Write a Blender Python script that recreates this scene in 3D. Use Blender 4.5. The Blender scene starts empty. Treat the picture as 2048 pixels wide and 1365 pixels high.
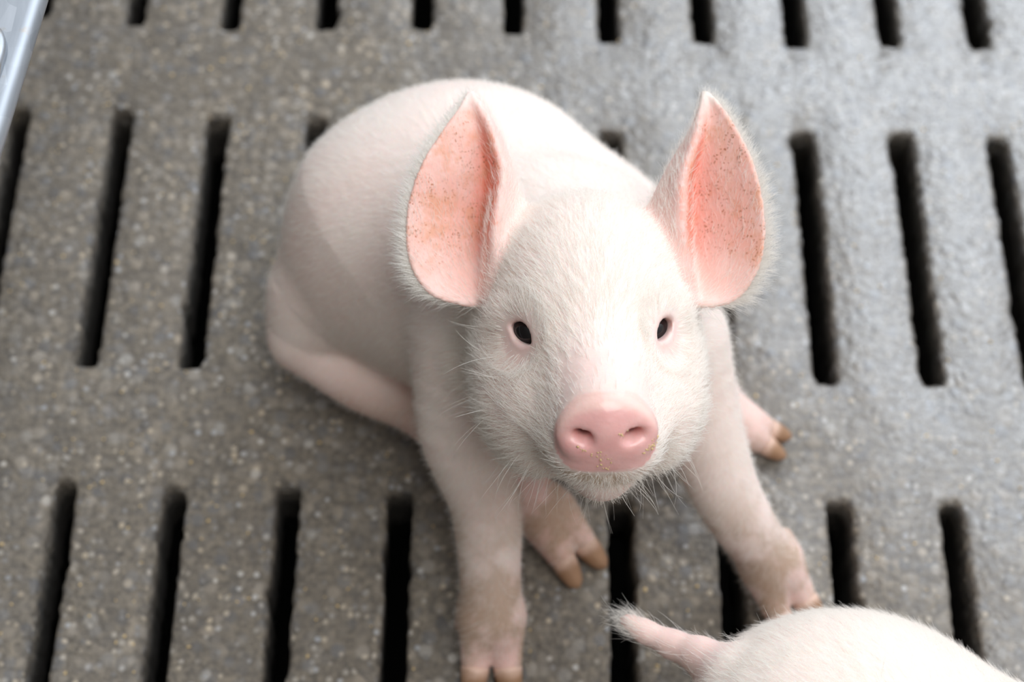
import bpy, bmesh, math, random
import numpy as np
from mathutils import Vector, Matrix
from mathutils.bvhtree import BVHTree

rng = np.random.default_rng(7)
random.seed(7)
SC = bpy.context.scene
COL = SC.collection

# ------------------------------------------------------------------ camera, sky, lights, exposure
PIT, ROLL, YAW = math.radians(61.2), math.radians(4.97), -0.0682
def _rotz(v, a):
    c, s = math.cos(a), math.sin(a)
    return Vector((c*v[0]-s*v[1], s*v[0]+c*v[1], v[2]))
cfwd = _rotz((0, math.cos(PIT), -math.sin(PIT)), YAW)
cup0 = _rotz((0, math.sin(PIT), math.cos(PIT)), YAW)
crt0 = _rotz((1, 0, 0), YAW)
cr = crt0*math.cos(ROLL) + cup0*math.sin(ROLL)
cu = cup0*math.cos(ROLL) - crt0*math.sin(ROLL)
cam = bpy.data.cameras.new('camera'); camo = bpy.data.objects.new('camera', cam); COL.objects.link(camo)
M = Matrix.Identity(4)
for i in range(3):
    M[i][0], M[i][1], M[i][2] = cr[i], cu[i], -cfwd[i]
M.translation = (0.2788, 0.0, 1.0985)
camo.matrix_world = M
cam.sensor_width = 36.0; cam.lens = 3300/2048*36; cam.clip_start = .02; cam.clip_end = 60
cam.dof.use_dof = True; cam.dof.focus_distance = 0.885; cam.dof.aperture_fstop = 4.6; cam.dof.aperture_blades = 8
SC.camera = camo

SC.view_settings.view_transform = 'Standard'; SC.view_settings.look = 'None'
SC.view_settings.gamma = 1.0; SC.view_settings.use_curve_mapping = False
SC.view_settings.exposure = 0.24
SC.cycles.max_bounces = 7

W = bpy.data.worlds.new('barn_daylight'); SC.world = W; W.use_nodes = True
wn, wl = W.node_tree.nodes, W.node_tree.links
wn.clear()
wo = wn.new('ShaderNodeOutputWorld'); wb = wn.new('ShaderNodeBackground')
tc = wn.new('ShaderNodeTexCoord')
dt = wn.new('ShaderNodeVectorMath'); dt.operation = 'DOT_PRODUCT'
nv = Vector((0.38, 0.54, 0.74)).normalized(); dt.inputs[1].default_value = nv
rp = wn.new('ShaderNodeValToRGB')
rp.color_ramp.elements[0].position = 0.0; rp.color_ramp.elements[0].color = (.012, .011, .010, 1)
rp.color_ramp.elements[1].position = 1.0; rp.color_ramp.elements[1].color = (3.9, 4.1, 4.4, 1)
e = rp.color_ramp.elements.new(.40); e.color = (.27, .258, .238, 1)
e = rp.color_ramp.elements.new(.62); e.color = (.42, .41, .39, 1)
e = rp.color_ramp.elements.new(.86); e.color = (.95, .96, .98, 1)
mr = wn.new('ShaderNodeMapRange'); mr.inputs[1].default_value = -1; mr.inputs[2].default_value = 1
wl.new(tc.outputs['Generated'], dt.inputs[0]); wl.new(dt.outputs['Value'], mr.inputs[0])
wl.new(mr.outputs[0], rp.inputs[0]); # sky dimmed towards the left, added to deepen the shadow under the piglet
sxw = wn.new('ShaderNodeSeparateXYZ'); wl.new(tc.outputs['Generated'], sxw.inputs[0])
mx = wn.new('ShaderNodeMapRange'); mx.inputs[1].default_value = -.75; mx.inputs[2].default_value = .10; mx.inputs[3].default_value = .30; mx.inputs[4].default_value = 1.0
wl.new(sxw.outputs[0], mx.inputs[0])
mc = wn.new('ShaderNodeMix'); mc.data_type = 'RGBA'; mc.blend_type = 'MULTIPLY'; mc.inputs[0].default_value = 1.0
wl.new(rp.outputs[0], mc.inputs[6]); wl.new(mx.outputs[0], mc.inputs[7]); wl.new(mc.outputs[2], wb.inputs[0]); wl.new(wb.outputs[0], wo.inputs[0])
wb.inputs[1].default_value = .54

def area(name, loc, target, sx, sy, power, col):
    l = bpy.data.lights.new(name, 'AREA'); l.shape = 'RECTANGLE'; l.size = sx; l.size_y = sy
    l.energy = power; l.color = col
    o = bpy.data.objects.new(name, l); COL.objects.link(o); o.location = loc
    d = Vector(target) - Vector(loc); o.rotation_euler = d.to_track_quat('-Z', 'Y').to_euler()
    return o
# daylight through the open side of the barn, behind and to the right of the piglet, and the roof lights overhead
area('barn_opening_daylight', (1.75, 3.2, 2.75), (.45, .8, 0), 2.0, 1.5, 37, (.82, .91, 1.0))
area('roof_light_daylight', (.80, -.25, 2.8), (.35, .45, .2), 1.3, 1.5, 33, (1.0, .985, .96))

# ------------------------------------------------------------------ node helpers
class N:
    def __init__(s, name):
        s.m = bpy.data.materials.new(name); s.m.use_nodes = True
        s.t = s.m.node_tree; s.t.nodes.clear()
        s.out = s.t.nodes.new('ShaderNodeOutputMaterial')
    def n(s, typ, **kw):
        x = s.t.nodes.new(typ)
        for k, v in kw.items():
            setattr(x, k, v)
        return x
    def l(s, a, b): s.t.links.new(a, b)
    def val(s, x, v):
        if hasattr(v, 'is_linked'): s.l(v, x)
        else: x.default_value = v
    def mix(s, f, a, b, mode='MIX'):
        x = s.n('ShaderNodeMix', data_type='RGBA', blend_type=mode)
        s.val(x.inputs[0], f); s.val(x.inputs[6], a); s.val(x.inputs[7], b)
        return x.outputs[2]
    def math(s, op, a, b=0.0, clamp=False):
        x = s.n('ShaderNodeMath', operation=op, use_clamp=clamp)
        s.val(x.inputs[0], a); s.val(x.inputs[1], b); return x.outputs[0]
    def noise(s, vec, scale, detail=3, rough=.55):
        x = s.n('ShaderNodeTexNoise'); s.l(vec, x.inputs['Vector'])
        x.inputs['Scale'].default_value = scale; x.inputs['Detail'].default_value = detail; x.inputs['Roughness'].default_value = rough
        return x.outputs['Fac']
    def vor(s, vec, scale, out='Distance', feature='F1'):
        x = s.n('ShaderNodeTexVoronoi', feature=feature); s.l(vec, x.inputs['Vector']); x.inputs['Scale'].default_value = scale
        return x.outputs[out]
    def ramp(s, f, *stops):
        x = s.n('ShaderNodeValToRGB'); s.l(f, x.inputs[0])
        el = x.color_ramp.elements
        while len(el) < len(stops): el.new(.5)
        for e, (p, c) in zip(el, stops):
            e.position = p; e.color = (c, c, c, 1) if isinstance(c, (int, float)) else (*c, 1)
        return x.outputs[0]
    def attr(s, name): return s.n('ShaderNodeAttribute', attribute_name=name).outputs['Fac']
    def obj(s): return s.n('ShaderNodeTexCoord').outputs['Object']
    def bsdf(s, **kw):
        b = s.n('ShaderNodeBsdfPrincipled'); s.l(b.outputs[0], s.out.inputs[0])
        for k, v in kw.items(): s.val(b.inputs[k.replace('_', ' ')], v)
        return b

def rgb(r, g, b): return (r, g, b, 1)

# ------------------------------------------------------------------ materials
def mat_concrete():
    k = N('wet_and_dry_concrete'); P = k.obj()
    big = k.noise(P, 5.0, 4); mid = k.noise(P, 38, 5, .6); fine = k.noise(P, 190, 4, .65)
    base = k.mix(big, rgb(.205, .172, .130), rgb(.325, .282, .222))
    base = k.mix(k.ramp(mid, (.32, 0), (.68, 1)), k.mix(.6, base, rgb(.120, .108, .095)), base)
    base = k.mix(k.ramp(fine, (.40, .75), (.62, 0)), base, rgb(.095, .086, .076))
    va = k.n('ShaderNodeTexVoronoi'); k.l(P, va.inputs['Vector']); va.inputs['Scale'].default_value = 95; va.inputs['Randomness'].default_value = 1
    ha = k.n('ShaderNodeSeparateColor'); k.l(va.outputs['Color'], ha.inputs[0])
    acol = k.ramp(ha.outputs[0], (0, (.10, .10, .105)), (.3, (.20, .205, .215)), (.55, (.30, .265, .22)), (.8, (.36, .31, .25)), (1, (.42, .41, .39)))
    base = k.mix(k.math('MULTIPLY', k.ramp(va.outputs['Distance'], (.35, 1), (.62, 0)), k.ramp(ha.outputs[1], (.25, .12), (.9, .62))), base, acol)
    # aggregate grains: separate sizes
    v = k.n('ShaderNodeTexVoronoi'); k.l(P, v.inputs['Vector']); v.inputs['Scale'].default_value = 175
    grain = k.ramp(v.outputs['Distance'], (.30, 1), (.46, 0))
    hue = k.n('ShaderNodeSeparateColor'); k.l(v.outputs['Color'], hue.inputs[0])
    gcol = k.ramp(hue.outputs[0], (0, (.16, .155, .15)), (.35, (.30, .29, .28)), (.6, (.46, .42, .36)), (.78, (.58, .48, .35)), (.92, (.40, .42, .45)), (1, (.70, .66, .60)))
    pick = k.ramp(hue.outputs[1], (.60, 0), (.72, .7))
    base = k.mix(k.math('MULTIPLY', grain, pick), base, gcol)
    v2 = k.n('ShaderNodeTexVoronoi'); k.l(P, v2.inputs['Vector']); v2.inputs['Scale'].default_value = 82
    h2 = k.n('ShaderNodeSeparateColor'); k.l(v2.outputs['Color'], h2.inputs[0])
    g2 = k.math('MULTIPLY', k.ramp(v2.outputs['Distance'], (.22, 1), (.36, 0)), k.ramp(h2.outputs[1], (.90, 0), (.94, .6)))
    base = k.mix(g2, base, k.ramp(h2.outputs[0], (0, (.55, .53, .50)), (.5, (.50, .42, .32)), (1, (.20, .20, .21))))
    # the hosed-down, wet side of the floor (towards the open side of the barn) against the dry feed-dusted side
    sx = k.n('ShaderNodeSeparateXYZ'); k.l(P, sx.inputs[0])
    wetc = k.math('ADD', k.math('MULTIPLY', sx.outputs[0], 1.35), k.math('MULTIPLY', sx.outputs[1], .85))
    wetc = k.math('ADD', wetc, k.math('MULTIPLY', k.math('SUBTRACT', k.noise(P, 9, 4), .5), .55))
    wet = k.n('ShaderNodeMapRange', interpolation_type='SMOOTHSTEP'); k.l(wetc, wet.inputs[0]); wet.inputs[1].default_value = .90; wet.inputs[2].default_value = 1.55
    wet = wet.outputs[0]
    base = k.mix(k.math('MULTIPLY', wet, .62), base, k.mix(1.0, base, rgb(.60, .64, .70), 'MULTIPLY'))
    # slot shade put into the colour: slurry-brown walls, blacker with depth
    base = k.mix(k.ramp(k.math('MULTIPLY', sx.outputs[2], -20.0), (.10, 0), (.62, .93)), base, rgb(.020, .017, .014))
    rough = k.math('SUBTRACT', .86, k.math('MULTIPLY', wet, .50))
    rough = k.math('ADD', rough, k.math('MULTIPLY', k.math('SUBTRACT', mid, .5), .25))
    bump = k.math('ADD', k.math('MULTIPLY', fine, .8), k.math('ADD', k.math('MULTIPLY', mid, 1.1), k.math('ADD', k.math('MULTIPLY', grain, .20), k.math('MULTIPLY', k.ramp(va.outputs['Distance'], (.1, .5), (.6, 0)), 1.0))))
    bn = k.n('ShaderNodeBump'); k.l(bump, bn.inputs['Height']); bn.inputs['Strength'].default_value = .8; bn.inputs['Distance'].default_value = .0028
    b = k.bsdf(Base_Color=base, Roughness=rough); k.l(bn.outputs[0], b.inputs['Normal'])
    b.inputs['Specular IOR Level'].default_value = .5
    k.l(wet, b.inputs['Coat Weight']); b.inputs['Coat Roughness'].default_value = .26; b.inputs['Coat IOR'].default_value = 2.0; bw = k.n('ShaderNodeBump'); k.l(bump, bw.inputs['Height']); bw.inputs['Strength'].default_value = .62; bw.inputs['Distance'].default_value = .002; k.l(bw.outputs[0], b.inputs['Coat Normal'])
    return k.m

def mat_skin(name, pinkness=1.0):
    k = N(name); P = k.obj()
    blot = k.noise(P, 16, 3); fine = k.noise(P, 260, 3)
    base = k.mix(k.ramp(blot, (.35, 0), (.7, 1)), rgb(.88, .775, .72), rgb(.86, .70, .645))
    base = k.mix(k.math('MULTIPLY', k.attr('flush'), k.ramp(blot, (.2, .65), (.7, 1))), base, rgb(.80, .50, .45))
    base = k.mix(k.attr('snout'), base, k.mix(k.ramp(k.noise(P, 60, 2), (.35, 0), (.7, 1)), rgb(.85, .51, .48), rgb(.81, .43, .41)))
    # inside of the ears: pink, a red flush in the concha, brown flecks
    inn = k.attr('ear_inside')
    base = k.mix(inn, base, k.mix(k.ramp(k.noise(P, 45, 3), (.35, 0), (.7, 1)), rgb(.85, .56, .50), rgb(.82, .44, .36)))
    red = k.attr('ear_red')
    base = k.mix(k.math('MULTIPLY', red, k.ramp(k.noise(P, 120, 4), (.25, .6), (.6, 1))), base, rgb(.90, .25, .17))
    v = k.n('ShaderNodeTexVoronoi'); nz = k.n('ShaderNodeTexNoise'); k.l(P, nz.inputs['Vector']); nz.inputs['Scale'].default_value = 420
    wv = k.n('ShaderNodeVectorMath', operation='SCALE'); k.l(nz.outputs['Color'], wv.inputs[0]); wv.inputs['Scale'].default_value = .0030
    av = k.n('ShaderNodeVectorMath', operation='ADD'); k.l(P, av.inputs[0]); k.l(wv.outputs[0], av.inputs[1])
    k.l(av.outputs[0], v.inputs['Vector']); v.inputs['Scale'].default_value = 560
    hh = k.n('ShaderNodeSeparateColor'); k.l(v.outputs['Color'], hh.inputs[0])
    fl = k.math('MULTIPLY', k.ramp(k.math('ADD', v.outputs['Distance'], k.math('MULTIPLY', k.math('SUBTRACT', k.noise(P, 150, 2), .5), .7)), (.15, 1), (.42, 0)), k.ramp(hh.outputs[0], (.22, 0), (.36, .95)))
    fl = k.math('MULTIPLY', fl, k.ramp(k.noise(P, 55, 3), (.38, 0), (.56, 1)))
    fl = k.math('MULTIPLY', fl, k.attr('ear_fleck'))
    base = k.mix(k.math('MULTIPLY', k.attr('ear_fleck'), k.ramp(k.noise(P, 70, 4, .65), (.48, 0), (.64, .65))), base, rgb(.70, .34, .20))
    base = k.mix(fl, base, rgb(.42, .16, .08))
    # dirt rubbed into the legs and dried on the hooves' edge
    dirt = k.math('MULTIPLY', k.attr('dirt'), k.ramp(k.noise(P, 30, 4, .6), (.42, .1), (.58, 1)))
    base = k.mix(dirt, base, rgb(.42, .29, .19))
    base = k.mix(k.math('MULTIPLY', k.attr('nose_rim'), .45), base, rgb(.88, .72, .62))
    base = k.mix(k.math('MULTIPLY', k.attr('nose_red'), .8), base, rgb(.70, .28, .25))
    base = k.mix(k.attr('nostril'), base, rgb(.13, .03, .025))
    base = k.mix(k.attr('lid'), base, rgb(.72, .47, .45))
    bump = k.math('ADD', k.math('MULTIPLY', fine, .5), k.noise(P, 90, 3))
    bn = k.n('ShaderNodeBump'); k.l(bump, bn.inputs['Height']); bn.inputs['Strength'].default_value = .25; bn.inputs['Distance'].default_value = .0016
    rough = k.math('SUBTRACT', .62, k.math('MULTIPLY', k.attr('snout'), .36))
    b = k.bsdf(Base_Color=base, Roughness=rough)
    k.l(bn.outputs[0], b.inputs['Normal'])
    k.l(k.math('MULTIPLY', k.attr('snout'), .12), b.inputs['Coat Weight']); b.inputs['Coat Roughness'].default_value = .14
    b.inputs['Subsurface Weight'].default_value = .35
    b.inputs['Subsurface Radius'].default_value = (1.0, .35, .22)
    b.inputs['Subsurface Scale'].default_value = .005
    b.inputs['Specular IOR Level'].default_value = .4
    return k.m

def mat_hair(name, col, tr):
    k = N(name)
    d = k.n('ShaderNodeBsdfDiffuse'); d.inputs[0].default_value = rgb(*col)
    t = k.n('ShaderNodeBsdfTranslucent'); t.inputs[0].default_value = rgb(*col)
    g = k.n('ShaderNodeBsdfGlossy'); g.inputs[0].default_value = rgb(1, .98, .95); g.inputs['Roughness'].default_value = .42
    m1 = k.n('ShaderNodeMixShader'); m1.inputs[0].default_value = tr; k.l(d.outputs[0], m1.inputs[1]); k.l(t.outputs[0], m1.inputs[2])
    m2 = k.n('ShaderNodeMixShader'); m2.inputs[0].default_value = .045; k.l(m1.outputs[0], m2.inputs[1]); k.l(g.outputs[0], m2.inputs[2])
    k.l(m2.outputs[0], k.out.inputs[0]); return k.m

def mat_hoof():
    k = N('horn_of_claw'); P = k.obj()
    c = k.mix(k.noise(P, 60, 4), rgb(.44, .26, .15), rgb(.22, .115, .065))
    c = k.mix(k.ramp(k.math('ADD', k.attr('horn'), k.math('MULTIPLY', k.math('SUBTRACT', k.noise(P, 90, 3), .5), .5)), (.02, 0), (.40, 1)), rgb(.70, .48, .38), c)
    k.bsdf(Base_Color=c, Roughness=.5); return k.m

def mat_eye():
    k = N('dark_eye'); b = k.bsdf(Base_Color=rgb(.012, .010, .011), Roughness=.04)
    b.inputs['Specular IOR Level'].default_value = .6; return k.m

def mat_zinc():
    k = N('galvanised_steel'); P = k.obj()
    mp = k.n('ShaderNodeMapping'); mp.inputs['Scale'].default_value = (1, .12, 1); k.l(P, mp.inputs[0])
    st = k.noise(mp.outputs[0], 160, 4)
    v = k.vor(P, 55, 'Color'); sp = k.n('ShaderNodeSeparateColor'); k.l(v, sp.inputs[0])
    c = k.mix(k.math('ADD', k.math('MULTIPLY', st, .7), k.math('MULTIPLY', sp.outputs[0], .3)), rgb(.20, .225, .255), rgb(.52, .55, .59))
    c = k.mix(k.ramp(k.noise(P, 70, 4), (.60, 0), (.72, .8)), c, rgb(.36, .31, .24))
    b = k.bsdf(Base_Color=c, Metallic=.75, Roughness=k.math('ADD', .34, k.math('MULTIPLY', st, .25))); return k.m

def mat_plain(name, col, rough=.9):
    k = N(name); P = k.obj()
    k.bsdf(Base_Color=k.mix(k.noise(P, 40, 3), rgb(*[c*.75 for c in col]), rgb(*[min(1, c*1.2) for c in col])), Roughness=rough); return k.m

CONC = mat_concrete(); SKIN = mat_skin('piglet_skin'); HAIR = mat_hair('white_bristle', (.975, .955, .915), .5)
HOOF = mat_hoof(); EYE = mat_eye(); ZINC = mat_zinc()
PITM = mat_plain('slurry_pit_dark', (.012, .011, .010)); CRUMB = mat_plain('feed_crumb_yellow', (.66, .49, .25), .8)
WISK = mat_hair('pale_whisker', (.95, .93, .88), .3)

# ------------------------------------------------------------------ object helpers
def link_mesh(name, verts, faces, mat, parent=None, smooth=True):
    me = bpy.data.meshes.new(name)
    me.from_pydata([tuple(v) for v in verts], [], faces) if not isinstance(faces, np.ndarray) else me_np(me, verts, faces)
    me.update()
    if smooth:
        me.polygons.foreach_set('use_smooth', np.ones(len(me.polygons), bool))
    me.materials.append(mat)
    o = bpy.data.objects.new(name, me); COL.objects.link(o)
    if parent: o.parent = parent; o.matrix_parent_inverse = parent.matrix_world.inverted()
    return o
def me_np(me, v, f):
    me.vertices.add(len(v)); me.vertices.foreach_set('co', np.asarray(v, np.float32).ravel())
    me.loops.add(f.size); me.loops.foreach_set('vertex_index', f.astype(np.int32).ravel())
    me.polygons.add(len(f)); me.polygons.foreach_set('loop_start', np.arange(0, f.size, 4, dtype=np.int32))
    try: me.polygons.foreach_set('loop_total', np.full(len(f), 4, np.int32))
    except Exception: pass
    me.update(calc_edges=True); me.validate()
def tag(o, label=None, cat=None, group=None, kind=None):
    for k, v in (('label', label), ('category', cat), ('group', group), ('kind', kind)):
        if v: o[k] = v
    return o

# ------------------------------------------------------------------ the slatted floor
PITCH, SLOTW, THICK = .080, .0172, .085
BAR = .093; ROWL = .234
Y_FAR_TOPROW_NEAR = .8984        # near end of the slot row behind the piglet
def slat_floor():
    r = random.Random(3)
    V, Fc = [], []
    x0, x1 = -14, 24
    period = BAR + ROWL
    rows = []
    for j in range(-5, 4):
        yn = Y_FAR_TOPROW_NEAR + j*period
        rows.append((yn, yn + ROWL))
    nl, ns = 44, 5
    for (ya, yb) in rows:
        for i in range(x0, x1):
            cx = i*PITCH + r.uniform(-.0016, .0016)
            lo_x, hi_x = (i-.5)*PITCH, (i+.5)*PITCH
            lo_y, hi_y = ya - BAR/2, yb + BAR/2
            w = SLOTW/2*r.uniform(.94, 1.06); dya, dyb = r.uniform(-.004, .004), r.uniform(-.004, .004)
            a, b = ya + dya, yb + dyb
            loop, outer = [], []
            def side(p0, p1, q0, q1, n):
                for k in range(n):
                    t = k/n
                    loop.append((p0[0]+(p1[0]-p0[0])*t, p0[1]+(p1[1]-p0[1])*t)); outer.append((q0[0]+(q1[0]-q0[0])*t, q0[1]+(q1[1]-q0[1])*t))
            side((cx-w, a), (cx+w, a), (lo_x, lo_y), (hi_x, lo_y), ns)
            side((cx+w, a), (cx+w, b), (hi_x, lo_y), (hi_x, hi_y), nl)
            side((cx+w, b), (cx-w, b), (hi_x, hi_y), (lo_x, hi_y), ns)
            side((cx-w, b), (cx-w, a), (lo_x, hi_y), (lo_x, lo_y), nl)
            n = len(loop)
            # chipped, irregular arris
            jx = [r.gauss(0, .00055) for _ in range(n)]; jy = [r.gauss(0, .0007) for _ in range(n)]
            for _c in range(r.randint(1, 4)):
                c = r.randrange(n); amp = r.uniform(.0008, .0030)
                for d in (-1, 0, 1):
                    kk = (c+d) % n; s = 1 if loop[kk][0] > cx else -1
                    jx[kk] += s*amp*(1 if d == 0 else .5)
            core = []
            for k, (px, py) in enumerate(loop):
                if k in (0, ns, ns+nl, 2*ns+nl):       # soft corners
                    px += (-.002 if px > cx else .002); py += (.0015 if py < (a+b)/2 else -.0015)
                core.append((px + jx[k], py + jy[k]))
            base = len(V)
            def ring(off, z, taper=0.0, yt=0.0):
                for (px, py) in core:
                    dx = px - cx; dy = py - (a+b)/2
                    V.append((cx + dx + math.copysign(off, dx), (a+b)/2 + dy + math.copysign(off + yt, dy) if abs(dy) > (b-a)/2-.004 else py, z))
            for (ox, oy) in outer: V.append((ox, oy, 0.0))
            ring(.0045, 0.0); ring(.0022, -.0009); ring(.0006, -.0030); ring(0, -.0075)
            ring(-.0003, -.030); ring(.0004, -.055); ring(.0024, -THICK)
            for (ox, oy) in outer: V.append((ox, oy, -THICK))
            R = 9
            for q in range(R-1):
                for k in range(n):
                    k2 = (k+1) % n
                    Fc.append((base+q*n+k, base+q*n+k2, base+(q+1)*n+k2, base+(q+1)*n+k))
    o = link_mesh('floor', V, Fc, CONC)
    bm = bmesh.new(); bm.from_mesh(o.data); bmesh.ops.remove_doubles(bm, verts=bm.verts, dist=1e-5)
    bmesh.ops.recalc_face_normals(bm, faces=bm.faces); bm.to_mesh(o.data); bm.free()
    tag(o, kind='structure', label='grey brown slatted concrete pig pen floor, wet at the far right')
    lo = rows[0][0]-BAR/2; hi = rows[-1][1]+BAR/2; xa, xb = (x0-.5)*PITCH, (x1-.5)*PITCH
    # the slurry pit under the slats: bottom and four walls
    z0, z1 = -.75, -THICK-.001
    v = [(xa, lo, z0), (xb, lo, z0), (xb, hi, z0), (xa, hi, z0), (xa, lo, z1), (xb, lo, z1), (xb, hi, z1), (xa, hi, z1)]
    p = link_mesh('trim_pit', v, [(0, 1, 2, 3), (0, 1, 5, 4), (1, 2, 6, 5), (2, 3, 7, 6), (3, 0, 4, 7)], PITM, smooth=False)
    tag(p, kind='structure')
    return o
slat_floor()

# ------------------------------------------------------------------ implicit modelling: smooth unions meshed with surface nets
def A(*x): return np.array(x, np.float64)
class Cone:
    def __init__(s, a, b, ra, rb, k=.012, flat=None):
        s.a, s.b, s.ra, s.rb, s.k = A(*a), A(*b), ra, rb, k; s.flat = flat; s.sub = False
    def d(s, P):
        ab = s.b - s.a; v = P - s.a
        if s.flat is not None:                 # (axis, factor): thinner along that axis
            ax, fc = s.flat; ax = ax/np.linalg.norm(ax)
            t = np.clip((v@ab)/(ab@ab + 1e-12), 0, 1)
            w = v - t[:, None]*ab; h = w@ax; w = w + ((1/fc - 1)*h)[:, None]*ax
            return (np.sqrt((w*w).sum(1)) - (s.ra + t*(s.rb-s.ra)))*min(1, fc + .15)
        t = np.clip((v@ab)/(ab@ab + 1e-12), 0, 1)
        w = v - t[:, None]*ab
        return np.sqrt((w*w).sum(1)) - (s.ra + t*(s.rb-s.ra))
class Chain:                                   # a limb: smooth path through joints, tapering without bulging at them
    def __init__(s, pts, radii, k=.012, n=4):
        Q = catmull(np.c_[np.array(pts, float), radii], (len(pts)-1)*n + 1)
        s.P, s.R, s.k, s.sub = Q[:, :3], Q[:, 3], k, False
    def d(s, P):
        out = None
        for a, b, ra, rb in zip(s.P, s.P[1:], s.R, s.R[1:]):
            ab = b-a; v = P-a; t = np.clip((v@ab)/(ab@ab + 1e-12), 0, 1); w = v - t[:, None]*ab
            q = np.sqrt((w*w).sum(1)) - (ra + t*(rb-ra)); out = q if out is None else np.minimum(out, q)
        return out
class Pair:                                    # two toes with a cleft between them
    def __init__(s, c1, c2, k): s.c, s.k, s.sub = (c1, c2), k, False
    def d(s, P): return smin(s.c[0].d(P), s.c[1].d(P), .0022)
class Ell:
    def __init__(s, c, r, axes=None, k=.012):
        s.c, s.r, s.k = A(*c), A(*r), k; s.ax = np.eye(3) if axes is None else axes; s.sub = False
    def d(s, P):
        q = (P - s.c)@s.ax.T
        k0 = np.sqrt(((q/s.r)**2).sum(1)); k1 = np.sqrt(((q/s.r**2)**2).sum(1)) + 1e-9
        return k0*(k0-1)/k1
class Disc:                                    # rounded elliptical plate, axes rows = (right, up, normal)
    def __init__(s, c, rx, ry, h, rr, axes, k=.006, egg=0.0):
        s.c, s.rx, s.ry, s.h, s.rr, s.ax, s.k, s.egg = A(*c), rx, ry, h, rr, axes, k, egg; s.sub = False
    def d(s, P):
        q = (P - s.c)@s.ax.T
        x = q[:, 0]*(1 + s.egg*q[:, 1]/s.ry); y = q[:, 1]
        k0 = np.sqrt((x/s.rx)**2 + (y/s.ry)**2); k1 = np.sqrt((x/s.rx**2)**2 + (y/s.ry**2)**2) + 1e-9
        e = k0*(k0-1)/k1 + s.rr; f = np.abs(q[:, 2]) - s.h + s.rr
        return np.minimum(np.maximum(e, f), 0) + np.sqrt(np.maximum(e, 0)**2 + np.maximum(f, 0)**2) - s.rr
class Sheet:                                   # thin leaf around a triangulated sheet (an ear)
    def __init__(s, bvh, thick, params, k=.006):
        s.bvh, s.th, s.par, s.k = bvh, thick, params, k; s.sub = False
    def d(s, P):
        out = np.full(len(P), .05)
        fn = s.bvh.find_nearest
        for i, p in enumerate(P):
            h = fn(Vector(p), .03)
            if h[0] is not None: out[i] = h[3] - s.th[h[2]]
        return out
class Almond:                                  # lens-shaped eye opening pushed outwards from the eyeball
    def __init__(s, c, axes, w, up, dn, k=.0016):
        s.c, s.ax, s.w, s.up, s.dn, s.k = A(*c), axes, w, up, dn, k; s.sub = True
    def d(s, P):
        q = (P - s.c)@s.ax.T
        def arc(h, sg):
            R = (s.w**2 + h**2)/(2*h); cy = sg*(h - R)
            return np.sqrt(q[:, 0]**2 + (q[:, 1]-cy)**2) - R
        lens = np.maximum(arc(s.up, 1), arc(s.dn, -1))
        return np.maximum(lens, .002 - q[:, 2])
def smin(a, b, k):
    h = np.maximum(k - np.abs(a-b), 0)/k
    return np.minimum(a, b) - h*h*k*.25
def field(prims, P):
    d = np.full(len(P), .06)
    for p in prims:
        v = p.d(P)
        d = -smin(-d, v, p.k) if p.sub else smin(d, v, p.k)
    return d
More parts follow.
